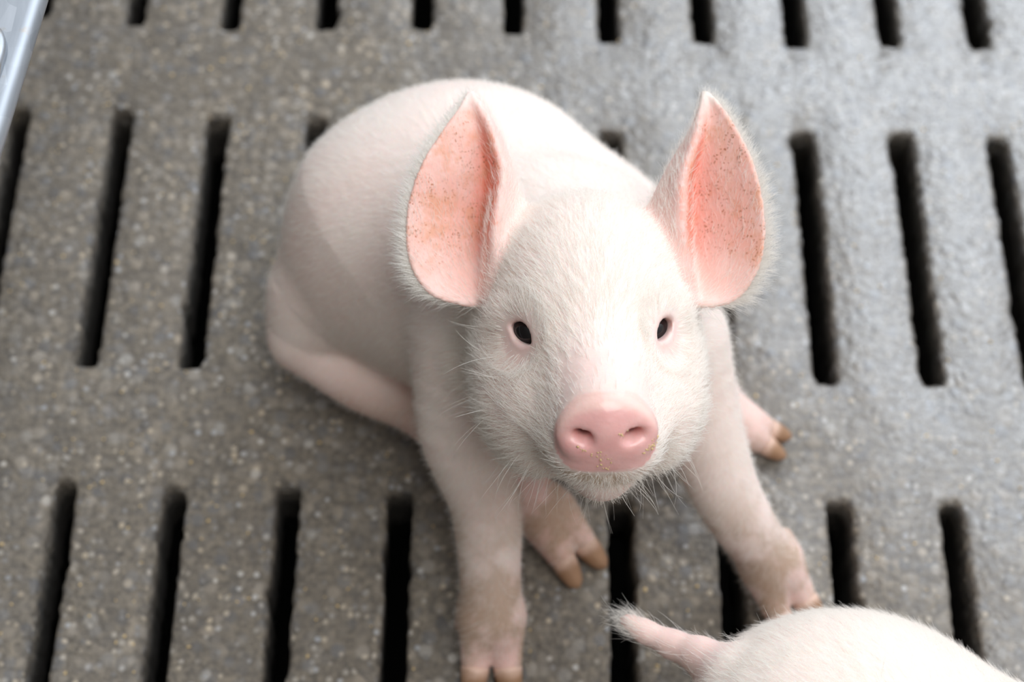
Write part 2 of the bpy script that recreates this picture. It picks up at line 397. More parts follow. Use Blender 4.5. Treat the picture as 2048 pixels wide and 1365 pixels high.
def mesh_sdf(prims, lo, hi, res, blk=16):
    lo, hi = A(*lo), A(*hi)
    nb = np.ceil((hi-lo)/(res*blk)).astype(int); n = nb*blk
    D = np.full(n+1, 1.0, np.float32)
    half = res*blk/2
    bi = np.stack(np.meshgrid(*[np.arange(x) for x in nb], indexing='ij'), -1).reshape(-1, 3)
    cen = lo + (bi + .5)*res*blk
    rad = half*1.7321
    dc = np.stack([p.d(cen) for p in prims], 0)
    raw = np.min(np.where(np.array([p.sub for p in prims])[:, None], 9, dc), 0)
    o = np.arange(blk+1)*res
    loc = np.stack(np.meshgrid(o, o, o, indexing='ij'), -1).reshape(-1, 3)
    for b in range(len(bi)):
        i, j, k = bi[b]*blk
        sl = (slice(i, i+blk+1), slice(j, j+blk+1), slice(k, k+blk+1))
        if raw[b] > rad*1.6 + .012: continue
        if raw[b] < -(rad*1.6 + .03) and not any(p.sub and dc[q, b] < rad + .01 for q, p in enumerate(prims)):
            D[sl] = np.minimum(D[sl], -.01); continue
        act = [p for q, p in enumerate(prims) if dc[q, b] < rad*1.6 + .03 + max(0, raw[b])]
        if not act: continue
        D[sl] = field(act, cen[b] - half + loc).reshape(blk+1, blk+1, blk+1)
    # surface nets
    S = D < 0
    c = S[:-1, :-1, :-1].astype(np.int8)
    for dx in (0, 1):
        for dy in (0, 1):
            for dz in (0, 1):
                if dx+dy+dz: c = c + S[dx:n[0]+dx, dy:n[1]+dy, dz:n[2]+dz]
    cell = np.argwhere((c > 0) & (c < 8))
    idx = np.full(n, -1, np.int32); idx[tuple(cell.T)] = np.arange(len(cell))
    corner = np.array([(a, b2, c2) for a in (0, 1) for b2 in (0, 1) for c2 in (0, 1)])
    vals = np.stack([D[tuple((cell+q).T)] for q in corner], 1)
    acc = np.zeros((len(cell), 3)); cnt = np.zeros(len(cell))
    for a in range(8):
        for b2 in range(a+1, 8):
            if np.abs(corner[a]-corner[b2]).sum() != 1: continue
            va, vb = vals[:, a], vals[:, b2]; m = (va < 0) != (vb < 0)
            t = np.where(m, va/np.where(m, va-vb, 1), 0)
            acc[m] += (corner[a] + t[:, None]*(corner[b2]-corner[a]))[m]; cnt += m
    V = lo + (cell + acc/np.maximum(cnt, 1)[:, None])*res
    F = []
    for ax in range(3):
        sl0 = [slice(1, n[q]) for q in range(3)]; sl1 = list(sl0)
        sl0[ax] = slice(0, n[ax]); sl1[ax] = slice(1, n[ax]+1)
        s0, s1 = S[tuple(sl0)], S[tuple(sl1)]
        for flip, m in ((0, s0 & ~s1), (1, ~s0 & s1)):
            g = np.argwhere(m)
            if not len(g): continue
            off = np.ones(3, int); off[ax] = 0; g = g + off
            u, v = (ax+1) % 3, (ax+2) % 3
            eu, ev = np.zeros(3, int), np.zeros(3, int); eu[u] = 1; ev[v] = 1
            q = [idx[tuple((g-eu-ev).T)], idx[tuple((g-ev).T)], idx[tuple(g.T)], idx[tuple((g-eu).T)]]
            F.append(np.stack(q if not flip else q[::-1], 1))
    F = np.concatenate(F); F = F[(F >= 0).all(1)]
    return V, F
def relax(V, F, it=2, lam=.5):
    e = np.concatenate([F[:, [0, 1]], F[:, [1, 2]], F[:, [2, 3]], F[:, [3, 0]]]); e = np.concatenate([e, e[:, ::-1]])
    deg = np.bincount(e[:, 0], minlength=len(V))[:, None]
    for k in range(it):
        for s in (lam, -lam*1.03):
            acc = np.stack([np.bincount(e[:, 0], V[e[:, 1], c], len(V)) for c in range(3)], 1)
            V = V + s*(acc/np.maximum(deg, 1) - V)
    return V
def vnormals(V, F):
    n = np.cross(V[F[:, 2]]-V[F[:, 0]], V[F[:, 3]]-V[F[:, 1]])
    out = np.stack([sum(np.bincount(F[:, q], n[:, c], len(V)) for q in range(4)) for c in range(3)], 1)
    return out/np.maximum(np.linalg.norm(out, axis=1), 1e-12)[:, None]
def catmull(P, n):
    P = np.asarray(P, float); m = len(P); t = np.linspace(0, m-1, n); i = np.clip(t.astype(int), 0, m-2); f = (t-i)
    g = lambda j: P[np.clip(j, 0, m-1)]
    p0, p1, p2, p3 = g(i-1), g(i), g(i+1), g(i+2)
    f = f.reshape((-1,)+(1,)*(P.ndim-1))
    return .5*(2*p1 + (p2-p0)*f + (2*p0-5*p1+4*p2-p3)*f**2 + (3*p1-p0-3*p2+p3)*f**3)
def ear_sheet(rows, ns=44, nt=30):
    G = catmull(np.array(rows), ns)                       # along the ear
    G = np.swapaxes(catmull(np.swapaxes(G, 0, 1), nt), 0, 1)   # across
    V = G.reshape(-1, 3); f = []; th = []; par = []
    for i in range(ns-1):
        for j in range(nt-1):
            a = i*nt+j
            for tri in ((a, a+1, a+nt+1), (a, a+nt+1, a+nt)):
                f.append(tri); s = (i+.5)/(ns-1); t = (j+.5)/(nt-1)
                edge = min(1, (1-t)/.25)*min(1, (1-s)/.2)
                th.append(.0014 + .0010*edge + .002*max(0, 1-t/.35)*max(0, 1-s/.5)); par.append((s, t))
    return G, BVHTree.FromPolygons([Vector(v) for v in V], f), np.array(th), np.array(par)
def norm(v): v = np.asarray(v, float); return v/np.linalg.norm(v)
def set_attr(me, name, val):
    a = me.attributes.new(name, 'FLOAT', 'POINT'); a.data.foreach_set('value', np.asarray(val, np.float32))
def sstep(x, a, b):
    t = np.clip((x-a)/(b-a), 0, 1); return t*t*(3-2*t)

# ------------------------------------------------------------------ hair strands
def strands(name, roots, dirs, nrm, length, rad, mat, parent, npt=5, curl=.25, droop=None, seed=1):
    g = np.random.default_rng(seed); n = len(roots)
    L = np.broadcast_to(length, (n,))*g.uniform(.6, 1.25, n)
    t = np.linspace(0, 1, npt)[None, :, None]
    bend = g.normal(0, curl, (n, 1, 3))
    d = dirs[:, None, :]
    P = roots[:, None, :] + L[:, None, None]*(d*t + nrm[:, None, :]*.20*(t - t*t*.9) + bend*t*t*.6)
    if droop is not None: P = P + L[:, None, None]*np.asarray(droop)[None, None, :]*t*t
    P[:, 0, :] -= nrm*.0006
    cv = bpy.data.hair_curves.new(name); cv.add_curves([npt]*n)
    cv.attributes['position'].data.foreach_set('vector', P.astype(np.float32).ravel())
    ra = cv.attributes.get('radius') or cv.attributes.new('radius', 'FLOAT', 'POINT')
    rr = np.broadcast_to(rad, (n,))[:, None]*g.uniform(.75, 1.2, (n, 1))*(1 - .75*np.linspace(0, 1, npt)[None, :]**2)
    ra.data.foreach_set('value', rr.astype(np.float32).ravel())
    cv.materials.append(mat)
    o = bpy.data.objects.new(name, cv); COL.objects.link(o); o.parent = parent
    o.matrix_parent_inverse = parent.matrix_world.inverted()
    o['kind'] = 'stuff'
    return o
def scatter(V, F, Nn, dens, seed):
    """random points on the quads, dens = strands per m2 at each vertex"""
    g = np.random.default_rng(seed)
    ar = np.linalg.norm(np.cross(V[F[:, 2]]-V[F[:, 0]], V[F[:, 3]]-V[F[:, 1]]), axis=1)/2
    ex = ar*dens[F].mean(1); cnt = g.poisson(ex)
    fi = np.repeat(np.arange(len(F)), cnt); u = g.random((len(fi), 2))
    w = np.stack([(1-u[:, 0])*(1-u[:, 1]), u[:, 0]*(1-u[:, 1]), u[:, 0]*u[:, 1], (1-u[:, 0])*u[:, 1]], 1)[..., None]
    p = (V[F[fi]]*w).sum(1); nn = (Nn[F[fi]]*w).sum(1); nn /= np.linalg.norm(nn, axis=1)[:, None]
    return p, nn, fi, w
def comb(d, nn, lift):
    d = d - (d*nn).sum(1)[:, None]*nn
    d = d/np.maximum(np.linalg.norm(d, axis=1), 1e-6)[:, None] + nn*lift
    return d/np.linalg.norm(d, axis=1)[:, None]

# ------------------------------------------------------------------ pig anatomy
class Head:
    """head frame: o = midpoint of the eyes, F = along the nose, U = up, R = towards the picture's right"""
    def __init__(s, o, F, R):
        s.o = A(*o); s.F = norm(F); R = A(*R); s.R = norm(R - s.F*(R@s.F)); s.U = np.cross(s.F, s.R)
        if s.U[2] < 0: s.U = -s.U
    def p(s, r, f, u): return s.o + (s.R*r + s.F*f + s.U*u)/1000
    def ax(s): return np.stack([s.R, s.F, s.U])
    def loc(s, P):
        q = (P - s.o)*1000; return q@s.R, q@s.F, q@s.U
def eye_axes(H, sg):
    n = norm(H.R*(.36 if sg > 0 else -.42) + H.F*.74 + H.U*.46)
    x = norm(np.cross(H.U*1.0, n)); y = norm(np.cross(n, x))
    # inner corner lies lower: roll the opening
    a = .30*sg; x2 = x*math.cos(a) + y*math.sin(a); y2 = y*math.cos(a) - x*math.sin(a)
    return np.stack([x2, y2, n])
def head_prims(H, k=.018):
    p = H.p; ax = H.ax(); L = []
    L.append(Ell(p(0, -34, 6), (.051, .060, .046), ax, .02))               # cranium
    L.append(Ell(p(0, -2, 10), (.038, .040, .030), ax, .02))               # forehead
    L.append(Cone(p(0, 8, -14), p(0, 74, -7), .042, .0265, .02))           # muzzle
    L.append(Cone(p(0, 20, 4), p(0, 78, 4), .020, .015, .015))             # bridge of the nose
    for s in (-1, 1):
        L.append(Ell(p(31*s, -2, -36), (.030, .046, .033), ax, .022))      # cheek
        L.append(Ell(p(29.5*s, 14, -45), (.0265, .044, .0290), ax, .02))      # lower cheek
        L.append(Ell(p(36*s, -34, -34), (.024, .040, .034), ax, .025))     # jowl
        L.append(Cone(p(24*s, 2, 15), p(45*s, -8, 7), .009, .008, .012))   # brow
        L.append(Cone(p(24*s, 40, -24), p(13*s, 80, -22), .020, .014, .015))   # upper lip
    L.append(Cone(p(0, 0, -58), p(0, 73, -41), .031, .0175, .014))         # jaw and chin
    return L
def face_prims(H):
    """snout disc, nostrils, lids: the fine work"""
    p = H.p; L = []
    nd = norm(H.F*.985 + H.U*.13); rx = H.R; uy = norm(np.cross(nd, rx)); uy = uy if uy@H.U > 0 else -uy
    dax = np.stack([rx, uy, nd])
    L.append(Disc(p(0, 86.5, -1.2), .0252, .0168, .0078, .0062, dax, .0050, .14)); L.append(Ell(p(0, 90.5, -2.4), (.0232, .0152, .0040), dax, .006))
    for s in (-1, 1):
        L.append(Ell(p(12.2*s, 93.5, -9.2), (.0075, .0040, .0046), np.stack([rx, nd, uy]), .006))     # swelling under each nostril
    for s in (-1, 1):
        for q in (0,):
            c = Cone(p(11.2*s, 98.5, -1.6), p(11.0*s, 82, 3), .0035, .0028, .0030); c.sub = True; L.append(c)
            c = Cone(p(16.6*s, 96.5, -.4), p(12.5*s, 89, 0), .0024, .0018, .0034); c.sub = True; L.append(c)
    # mouth line under the disc
    pts = [p(-27, 56, -30), p(-21, 74, -25), p(-10, 84, -23), p(0, 86, -22.5), p(10, 84, -23), p(21, 74, -25), p(27, 56, -30)]
    for a, b in zip(pts, pts[1:]):
        c = Cone(a, b, .0022, .0022, .005); c.sub = True; L.append(c)
    # two creases across the bridge just behind the disc
    for f, u, w in ((76, 15.5, 11), (70, 17, 8)):
        c = Cone(p(-w, f-1.5, u-2), p(w, f-1.5, u-2), .0009, .0009, .004); c.sub = True; L.append(c)
    for s in (-1, 1):
        a = eye_axes(H, s); c = EYEC(H, s); e = a
        pt = lambda x, y, z: c + (e[0]*x + e[1]*y + e[2]*z)/1000
        L.append(Ell(c, (.0132, .0122, .0104), e, .006))                                     # lids over the ball
        arc = [pt(-13, 2, 4), pt(-8, 9.5, 6.5), pt(0, 12.5, 7.5), pt(8, 9.5, 6.5), pt(13, 2, 4)]
        for q, b in zip(arc, arc[1:]): L.append(Cone(q, b, .0029, .0029, .003))              # fold of the upper lid
        arc = [pt(-11, -5, 4), pt(-4, -10, 5), pt(5, -9.5, 5), pt(11, -4, 4)]
        for q, b in zip(arc, arc[1:]): L.append(Cone(q, b, .0018, .0018, .005))
        L.append(Almond(c, e, .0096, .0066, .0040))
    return L
def EYEC(H, s): return H.p(33.4*s if s < 0 else 30.8, 5.2, 1.2)

def hoof_claw(name, root, tip, w, parent, label=None):
    """one horn claw: broad at the coronet, flat underneath, blunt pointed tip"""
    a, b = A(*root), A(*tip); d = norm(b-a); up = A(0, 0, 1); sd = norm(np.cross(d, up)); up2 = np.cross(sd, d)
    L = np.linalg.norm(b-a); V = []; F = []; n = 16; R = 8
    for i in range(R):
        t = i/(R-1); c = a + d*L*t; ww = w*(1 - .55*t**2.2)*(1 if t < .99 else .5); hh = w*1.02*(1 - .60*t**1.5)
        for k in range(n):
            an = 2*math.pi*k/n; x = math.cos(an)*ww; y = math.sin(an)*hh
            if y < -hh*.55: y = -hh*.55
            V.append(c + sd*x + up2*y)
    for i in range(R-1):
        for k in range(n):
            F.append((i*n+k, i*n+(k+1) % n, (i+1)*n+(k+1) % n, (i+1)*n+k))
    F.append(tuple(range(n))); F.append(tuple((R-1)*n+k for k in range(n)))
    V = [(v[0], v[1], max(v[2], .0006)) for v in V]
    o = link_mesh(name, V, F, HOOF, parent)
    set_attr(o.data, 'horn', np.repeat(np.linspace(0, 1, R), n))
    bm = bmesh.new(); bm.from_mesh(o.data); bmesh.ops.recalc_face_normals(bm, faces=bm.faces); bm.to_mesh(o.data); bm.free()
    return o
def toes(L, fet, dirn, spread, z=.011, ln=.038, r=.0106, cl=.021):
    """two main toes leaving the fetlock; returns (root, tip) of each claw"""
    fet = A(*fet); d = norm(A(dirn[0], dirn[1], 0)); s = A(d[1], -d[0], 0); out = []
    pr = []
    for q in (-1, 1):
        b = A(*(fet + d*ln*.62 + s*q*spread)[:2], z + .004)
        pr.append(Cone(fet + s*q*spread*.72 + A(0, 0, .001), b, r*1.28, r))
        dd = norm(d + s*q*.12); out.append((b + A(0, 0, -.0015) + dd*.005, A(*(b + dd*(.005+cl))[:2], .0055)))
    L.append(Pair(pr[0], pr[1], .014))
    return out

RES = .0016
# =================================================================== the sitting piglet
HD = Head((0.3527,0.4463,0.3019), (.0354, -.8903, .4539), (.9985, .0500, .0203))
EAR_L = [[(0.3034,0.4814,0.2896),(0.2957,0.4708,0.2926),(0.2902,0.4702,0.2876),(0.2857,0.4680,0.2885),(0.2812,0.4667,0.2899)],
 [(0.3136,0.4988,0.2950),(0.2980,0.4825,0.3060),(0.2922,0.4902,0.2849),(0.2758,0.4779,0.2890),(0.2630,0.4710,0.2938)],
 [(0.3150,0.5161,0.3000),(0.2972,0.4962,0.3158),(0.2936,0.5098,0.2888),(0.2707,0.4962,0.2942),(0.2513,0.4857,0.3037)],
 [(0.3115,0.5305,0.3055),(0.2993,0.5124,0.3224),(0.2939,0.5265,0.2981),(0.2695,0.5193,0.3046),(0.2493,0.5107,0.3151)],
 [(0.3065,0.5458,0.3114),(0.3012,0.5318,0.3263),(0.2933,0.5442,0.3100),(0.2745,0.5410,0.3166),(0.2564,0.5361,0.3247)],
 [(0.2977,0.5646,0.3191),(0.2954,0.5568,0.3284),(0.2898,0.5618,0.3207),(0.2797,0.5609,0.3232),(0.2680,0.5581,0.3281)],
 [(0.2889,0.5785,0.3241),(0.2880,0.5758,0.3271),(0.2851,0.5767,0.3252),(0.2808,0.5767,0.3251),(0.2757,0.5727,0.3273)],
 [(0.2835,0.5873,0.3264),(0.2829,0.5873,0.3264),(0.2823,0.5873,0.3264),(0.2814,0.5870,0.3262),(0.2809,0.5867,0.3260)]]
EAR_R = [[(0.3974,0.4836,0.2944),(0.4082,0.4721,0.2976),(0.4133,0.4712,0.2927),(0.4176,0.4688,0.2938),(0.4222,0.4668,0.2952)],
 [(0.3868,0.5019,0.2994),(0.4050,0.4814,0.3094),(0.4129,0.4904,0.2895),(0.4271,0.4778,0.2946),(0.4366,0.4709,0.3003)],
 [(0.3857,0.5154,0.3022),(0.4034,0.4951,0.3192),(0.4116,0.5092,0.2929),(0.4315,0.4974,0.3009),(0.4473,0.4872,0.3119)],
 [(0.3905,0.5291,0.3077),(0.4030,0.5110,0.3256),(0.4116,0.5259,0.3021),(0.4311,0.5198,0.3109),(0.4487,0.5110,0.3227)],
 [(0.3989,0.5460,0.3149),(0.4038,0.5296,0.3290),(0.4123,0.5421,0.3133),(0.4277,0.5399,0.3218),(0.4427,0.5380,0.3328)],
 [(0.4115,0.5665,0.3244),(0.4119,0.5569,0.3328),(0.4170,0.5628,0.3260),(0.4239,0.5623,0.3294),(0.4327,0.5616,0.3362)],
 [(0.4164,0.5795,0.3294),(0.4164,0.5765,0.3324),(0.4187,0.5780,0.3310),(0.4222,0.5785,0.3314),(0.4256,0.5769,0.3352)],
 [(0.4170,0.5883,0.3320),(0.4176,0.5883,0.3320),(0.4182,0.5883,0.3320),(0.4188,0.5883,0.3321),(0.4196,0.5883,0.3321)]]
def build_piglet():
    root = bpy.data.objects.new('piglet', None); COL.objects.link(root); root.location = (.30, .47, 0)
    bpy.context.view_layer.update()
    tag(root, 'pale pink piglet sitting on the slats with its face turned up', 'piglet')
    H = HD; L = []
    rump, chest = (0.2806,0.6015,0.1162), (0.3453,0.5069,0.2037)
    # trunk
    L.append(Cone((0.2854,0.6138,0.1231), (0.3486,0.5165,0.1805), .106, .084, .03))
    L.append(Ell((0.2731,0.6200,0.1203), (.112, .093, .098), None, .03))
    L.append(Cone((0.3467,0.5245,0.2077), H.p(0, -50, -8), .078, .050, .035))         # neck and withers
    L.append(Ell((0.3513,0.4936,0.1623), (.076, .060, .070), None, .03))              # brisket
    # left thigh, folded hind leg and foot
    L.append(Cone((0.2282,0.6119,0.1256), (0.1802,0.5878,0.0800), .069, .034, .03))
    L.append(Cone((0.1807,0.5849,0.0850), (0.1685,0.5671,0.0640), .034, .024, .02))
    L.append(Chain([(0.1687,0.5660,0.0600), (0.2129,0.5371,0.0500), (0.2568,0.5203,0.0400), (0.3275,0.4661,0.0300), (0.3470,0.4494,0.0220)], [.0235, .0205, .0195, .0195, .0170], .006))
    hl = toes(L, (0.3464,0.4502,0.0200), (.60, -.76), .0092)
    # right hind leg
    L.append(Cone((0.3686,0.5976,0.1287), (0.4302,0.5645,0.0700), .066, .036, .03))
    L.append(Chain([(0.4302,0.5645,0.0700), (0.4647,0.5377,0.0340), (0.4857,0.5269,0.0200)], [.034, .022, .0155], .012))
    hr = toes(L, (0.4846,0.5286,0.0180), (.93, -.30), .0060, .010, .030, .0088, .017)
    # front legs
    L.append(Chain([(0.2898,0.5000,0.1806), (0.2823,0.4622,0.1420), (0.2974,0.4337,0.1000), (0.3021,0.4165,0.0820), (0.3044,0.3951,0.0600), (0.3064,0.3740,0.0360), (0.3070,0.3701,0.0300)], [.036, .028, .0240, .0224, .0206, .0200, .0150], .018))
    fl = toes(L, (0.3070,0.3715,0.0300), (.02, -1), .0104)
    L.append(Chain([(0.4176,0.5034,0.1816), (0.4364,0.4702,0.1420), (0.4552,0.4429,0.1050), (0.4689,0.4304,0.0820), (0.4836,0.4225,0.0580), (0.4973,0.4154,0.0360), (0.5007,0.4134,0.0300)], [.034, .027, .0232, .0216, .0200, .0195, .0150], .018))
    fr = toes(L, (0.5008,0.4149,0.0300), (.50, -.86), .0104)
    dew = [((0.2904,0.3849,0.0340), (0.2855,0.3716,0.0200)), ((0.5095,0.4350,0.0340), (0.5171,0.4279,0.0280))]
    for a, b in dew: L.append(Cone(a, b, .0058, .0036, .006))
    L += head_prims(H)
    # ears
    ears = []
    for rows in (EAR_L, EAR_R):
        G, bv, th, par = ear_sheet(rows); ears.append((G, bv, th, par)); L.append(Sheet(bv, th, par, .009))
    L += face_prims(H)
    V, F = mesh_sdf(L, (.10, .28, -.004), (.62, .80, .46), RES)
    V = relax(V, F, 2); V[:, 2] = np.maximum(V[:, 2], .0012)
    Nn = vnormals(V, F)
    body = link_mesh('body', V, F, SKIN, root)
    me = body.data; nv_ = len(V)
    r, f, u = H.loc(V)
    inhead = sstep(f, -85, -40)*sstep(u, -95, -60)
    # ---- pigment
    snq = f*.985 + u*.13; snout = sstep(snq, 83.8, 87.2)*sstep(u, -24.5, -21.5)*(np.hypot(r/27.6, (u+4)/22.5) < 1.06)
    nos = np.zeros(nv_); nred = np.zeros(nv_); lid = np.zeros(nv_); flush = np.zeros(nv_)
    for s in (-1, 1):
        nos = np.maximum(nos, 1 - sstep(np.sqrt(((r-11.4*s)/4.6)**2 + ((u+.4)/3.9)**2 + ((f-87)/7.5)**2), .5, 1.05)); nred = np.maximum(nred, .75*(1 - sstep(np.sqrt(((r-13.5*s)/8.5)**2 + ((u-.4)/5.0)**2 + ((f-90)/9)**2), .5, 1.0)))
        c = EYEC(H, s); q = (V-c)*1000@eye_axes(H, s).T
        lid = np.maximum(lid, .35*(1 - sstep(np.hypot(q[:, 0]/9.6, q[:, 1]/6.6), .95, 1.4)))
        flush = np.maximum(flush, .38*(1 - sstep(np.hypot(q[:, 0]/17, (q[:, 1]+2)/17), .55, 1.0)))
    lid *= (f > -20)
    flush = np.maximum(flush, .45*sstep(f, 36, 66)*(1-sstep(np.abs(r), 14, 32))*sstep(u, -24, 2)*inhead)
    flush = np.maximum(flush, .45*sstep(f, 60, 70)*(1-sstep(u, -46, -36)))
    px = V
    flush = np.maximum(flush, .85*(1-sstep(V[:, 2], .02, .10))*(1-inhead))
    dirt = (1-sstep(V[:, 2], .03, .17))*(1-inhead)*.8*sstep(.50-V[:, 1], -.05, .03)
    dirt = np.maximum(dirt, .7*(1-sstep(V[:, 2], .012, .03)))
    dirt = np.maximum(dirt, .75*sstep(f, 50, 70)*sstep(u, -42, -32)*(1-sstep(u, -27, -22))*(1-snout))
    ei = np.zeros(nv_); er = np.zeros(nv_); ef = np.zeros(nv_); eback = np.zeros(nv_); ep = np.full((nv_, 2), -1.0); ee = np.full(nv_, -1)
    near = np.where((u > 0) & (np.abs(r) > 20))[0]
    view = H.F*.6 + H.U*-.1 + A(0, -.3, .3)
    for k, (G, bv, th, par) in enumerate(ears):
        for i in near:
            h = bv.find_nearest(Vector(V[i]), .006)
            if h[0] is None: continue
            s_, t_ = par[h[2]]; nr = np.array(h[1])
            if nr@view < 0: nr = -nr
            side = Nn[i]@nr
            ep[i] = (s_, t_); ee[i] = k
            if side > .1:
                inn = sstep(t_, .20, .32)*sstep(s_, .02, .08)*(1-sstep(s_, .80, .96))
                ei[i] = max(ei[i], inn*(.45 + .55*sstep(s_, .20, .42)))
                er[i] = max(er[i], inn*(1-sstep(abs(t_-.40), .08, .26))*sstep(s_, .16, .34)*(1-sstep(s_, .60, .85)))
                ef[i] = max(ef[i], inn*sstep(s_, .18, .34)*(1-sstep(s_, .72, .9)))
            else: eback[i] = 1
            flush[i] = max(flush[i], .75*(1-sstep(s_, .7, .95)))
    for nm, vv in (('snout', snout), ('nostril', nos), ('nose_red', nred), ('nose_rim', snout*sstep(np.hypot(r/25.6, (u+1.4)/17.8), .80, 1.0)*sstep(u, -8, 8)), ('lid', lid), ('flush', flush), ('dirt', dirt), ('ear_inside', ei), ('ear_red', er), ('ear_fleck', ef)):
        set_attr(me, nm, np.clip(vv, 0, 1))
    # ---- eyes
    for s in (-1, 1):
        c = EYEC(H, s); bm = bmesh.new(); bmesh.ops.create_uvsphere(bm, u_segments=40, v_segments=24, radius=.0112)
        c = c + eye_axes(H, s)[2]*.0008; vs = [tuple(v.co) for v in bm.verts]; fs = [tuple(v.index for v in q.verts) for q in bm.faces]; bm.free()
        o = link_mesh('eye', [tuple(c + A(*v)) for v in vs], fs, EYE, root)
        o['label'] = 'glossy dark eye'
    # ---- claws
    for fam, w_ in ((fl, .0098), (fr, .0098), (hl, .0092), (hr, .0078)):
        for a, b in fam: hoof_claw('hoof', a, b, w_, root)
    for a, b in dew:
        a, b = A(*a), A(*b); hoof_claw('dewclaw', b-(b-a)*.05, b+norm(b-a)*.006, .0037, root)
    # ---- hair
    ear_any = ep[:, 0] >= 0
    dens = 1.6e5 + 2.0e5*sstep(V[:, 2], .08, .20)
    dens = np.where(inhead > .3, 4.8e5, dens)
    dens *= (1-snout)*(1-nos)*(1-sstep(lid, .02, .10))*(1-.6*sstep(flush, .2, .38)*inhead)
    dens *= 1 - .8*sstep(f, 40, 62)*sstep(u, -18, 0)*(1-sstep(np.abs(r), 14, 32))*inhead
    dens = np.where(ei > .3, 1.5e5*(1-.6*er), dens); dens = np.where(V[:, 2] < .02, 0, dens)
    p, nn, fi, w = scatter(V, F, Nn, dens, 3)
    at = lambda x: (x[F[fi]]*w[..., 0]).sum(1)
    rr_, ff_, uu_ = H.loc(p); ih = at(inhead)[:, None]; eh = at(ei)
    # lie of the coat: from the nose back over the head, then along the back and down the sides and legs
    dh = -H.F[None]*1.0 + H.R[None]*(np.clip(rr_/38, -1, 1)[:, None]*.75) + H.U[None]*(np.where(uu_ < -25, -.55, .15)[:, None])
    spine = norm(A(*rump)-A(*chest))
    db = spine[None]*.8 + A(0, 0, -1)[None]*.75
    d = dh*ih + db*(1-ih) + np.random.default_rng(5).normal(0, .22, (len(p), 3))
    for s in (-1, 1):                    # hair parts around the eye openings
        q = (p - EYEC(H, s))*1000; e = eye_axes(H, s); q2 = q@e.T; rad = np.hypot(q2[:, 0], q2[:, 1])
        wgt = np.where((q2[:, 2] > 0) & (rad < 26), 3.2*(1-sstep(rad, 11, 26)), 0)
        dirr = (q2[:, 0]/np.maximum(rad, 1e-3))[:, None]*e[0] + (q2[:, 1]/np.maximum(rad, 1e-3))[:, None]*e[1]
        d = d + dirr*wgt[:, None]
    # ear hair points along the ear towards the tip, fanning to the rim
    efi = ee[F[fi, 0]]
    for k in (0, 1):
        G = ears[k][0]; m = efi == k
        if m.any():
            tipv = norm(G[-1, 0] - G[8, 15]); outv = norm(G[20, -1] - G[20, 6])
            tt = ep[F[fi[m], 0], 1][:, None]; s2 = ep[F[fi[m], 0], 0][:, None]
            d[m] = tipv[None]*(.5 + .6*s2) + outv[None]*(tt-.25)*1.3*(1-s2) + np.random.default_rng(6).normal(0, .18, (m.sum(), 3))
    d = comb(d, nn, np.where(eh > .3, .35, .26)[:, None])
    ln = np.where(ih[:, 0] > .3, .0115, .0078); ln = np.where(efi >= 0, .0080, ln); ln = ln*np.where((uu_ < -30) & (ih[:, 0] > .3), np.where((ff_ > 45) & (np.abs(rr_) < 26), .6, 1.2), 1)
    ln = np.where((ff_ > 40) & (ih[:, 0] > .3), ln*.75, ln)
    strands('hair', p, d, nn, ln, np.where(ih[:, 0] > .3, 9.5e-5, 5.5e-5), HAIR, root, 4, .22, (0, 0, -.08), 11)
    # fringe along the outer rim of each ear
    R_, D_, N_, L_ = [], [], [], []
    g = np.random.default_rng(9)
    for G, bv, th, par in ears:
        rim = np.concatenate([G[:, -1]]); n = 2600
        s = g.beta(1.2, 1.6, n)*.98*(len(rim)-1); i = np.clip(s.astype(int), 0, len(rim)-2); fr_ = (s-i)[:, None]
        q = rim[i]*(1-fr_)+rim[i+1]*fr_; inner = (G[i, -6]+G[i+1, -6])/2
        out = q - inner; out /= np.linalg.norm(out, axis=1)[:, None]
        tang = rim[i+1]-rim[i]; tang /= np.linalg.norm(tang, axis=1)[:, None] + 1e-9
        sN = (i/(len(rim)-1))[:, None]
        back = -view/np.linalg.norm(view)
        dd = out*.9 + tang*(.9*sN-.12) + back[None]*.55 + g.normal(0, .16, (n, 3))
        R_.append(q - out*g.uniform(0, .003, (n, 1)) + back*.0016*g.uniform(0, 1, (n, 1))); D_.append(dd/np.linalg.norm(dd, axis=1)[:, None]); N_.append(out); L_.append(.0115*(1.25-sN[:, 0]*.75))
    strands('ear_fringe', np.concatenate(R_), np.concatenate(D_), np.concatenate(N_)*.2, np.concatenate(L_), 8.0e-5, HAIR, root, 5, .18, (0, 0, -.12), 12)
    # bristles on chin, jowl and below the eyes
    wd = np.zeros(nv_)
    chin = (f > 0) & (f < 84) & (u < -38) & (np.abs(r) < 52) & (Nn@H.U < .1)
    wd = np.where(chin, 1.3e4, 0); wd = np.where((np.abs(r) > 44) & (f > -25) & (f < 30) & (u < 2) & (u > -50), np.maximum(wd, 4.0e3), wd)
    p, nn, fi, w = scatter(V, F, Nn, wd, 21)
    rr_, ff_, uu_ = H.loc(p)
    d = nn*.75 - H.U[None]*np.where(uu_ < -34, .75, .1)[:, None] + H.R[None]*np.sign(rr_)[:, None]*.30 - H.F[None]*.12 + np.random.default_rng(4).normal(0, .22, (len(p), 3))
    d /= np.linalg.norm(d, axis=1)[:, None]
    strands('whiskers', p, d, nn, .023, 8.5e-5, WISK, root, 6, .25, (0, 0, -.10), 22)
    # lashes
    R_, D_, N_ = [], [], []
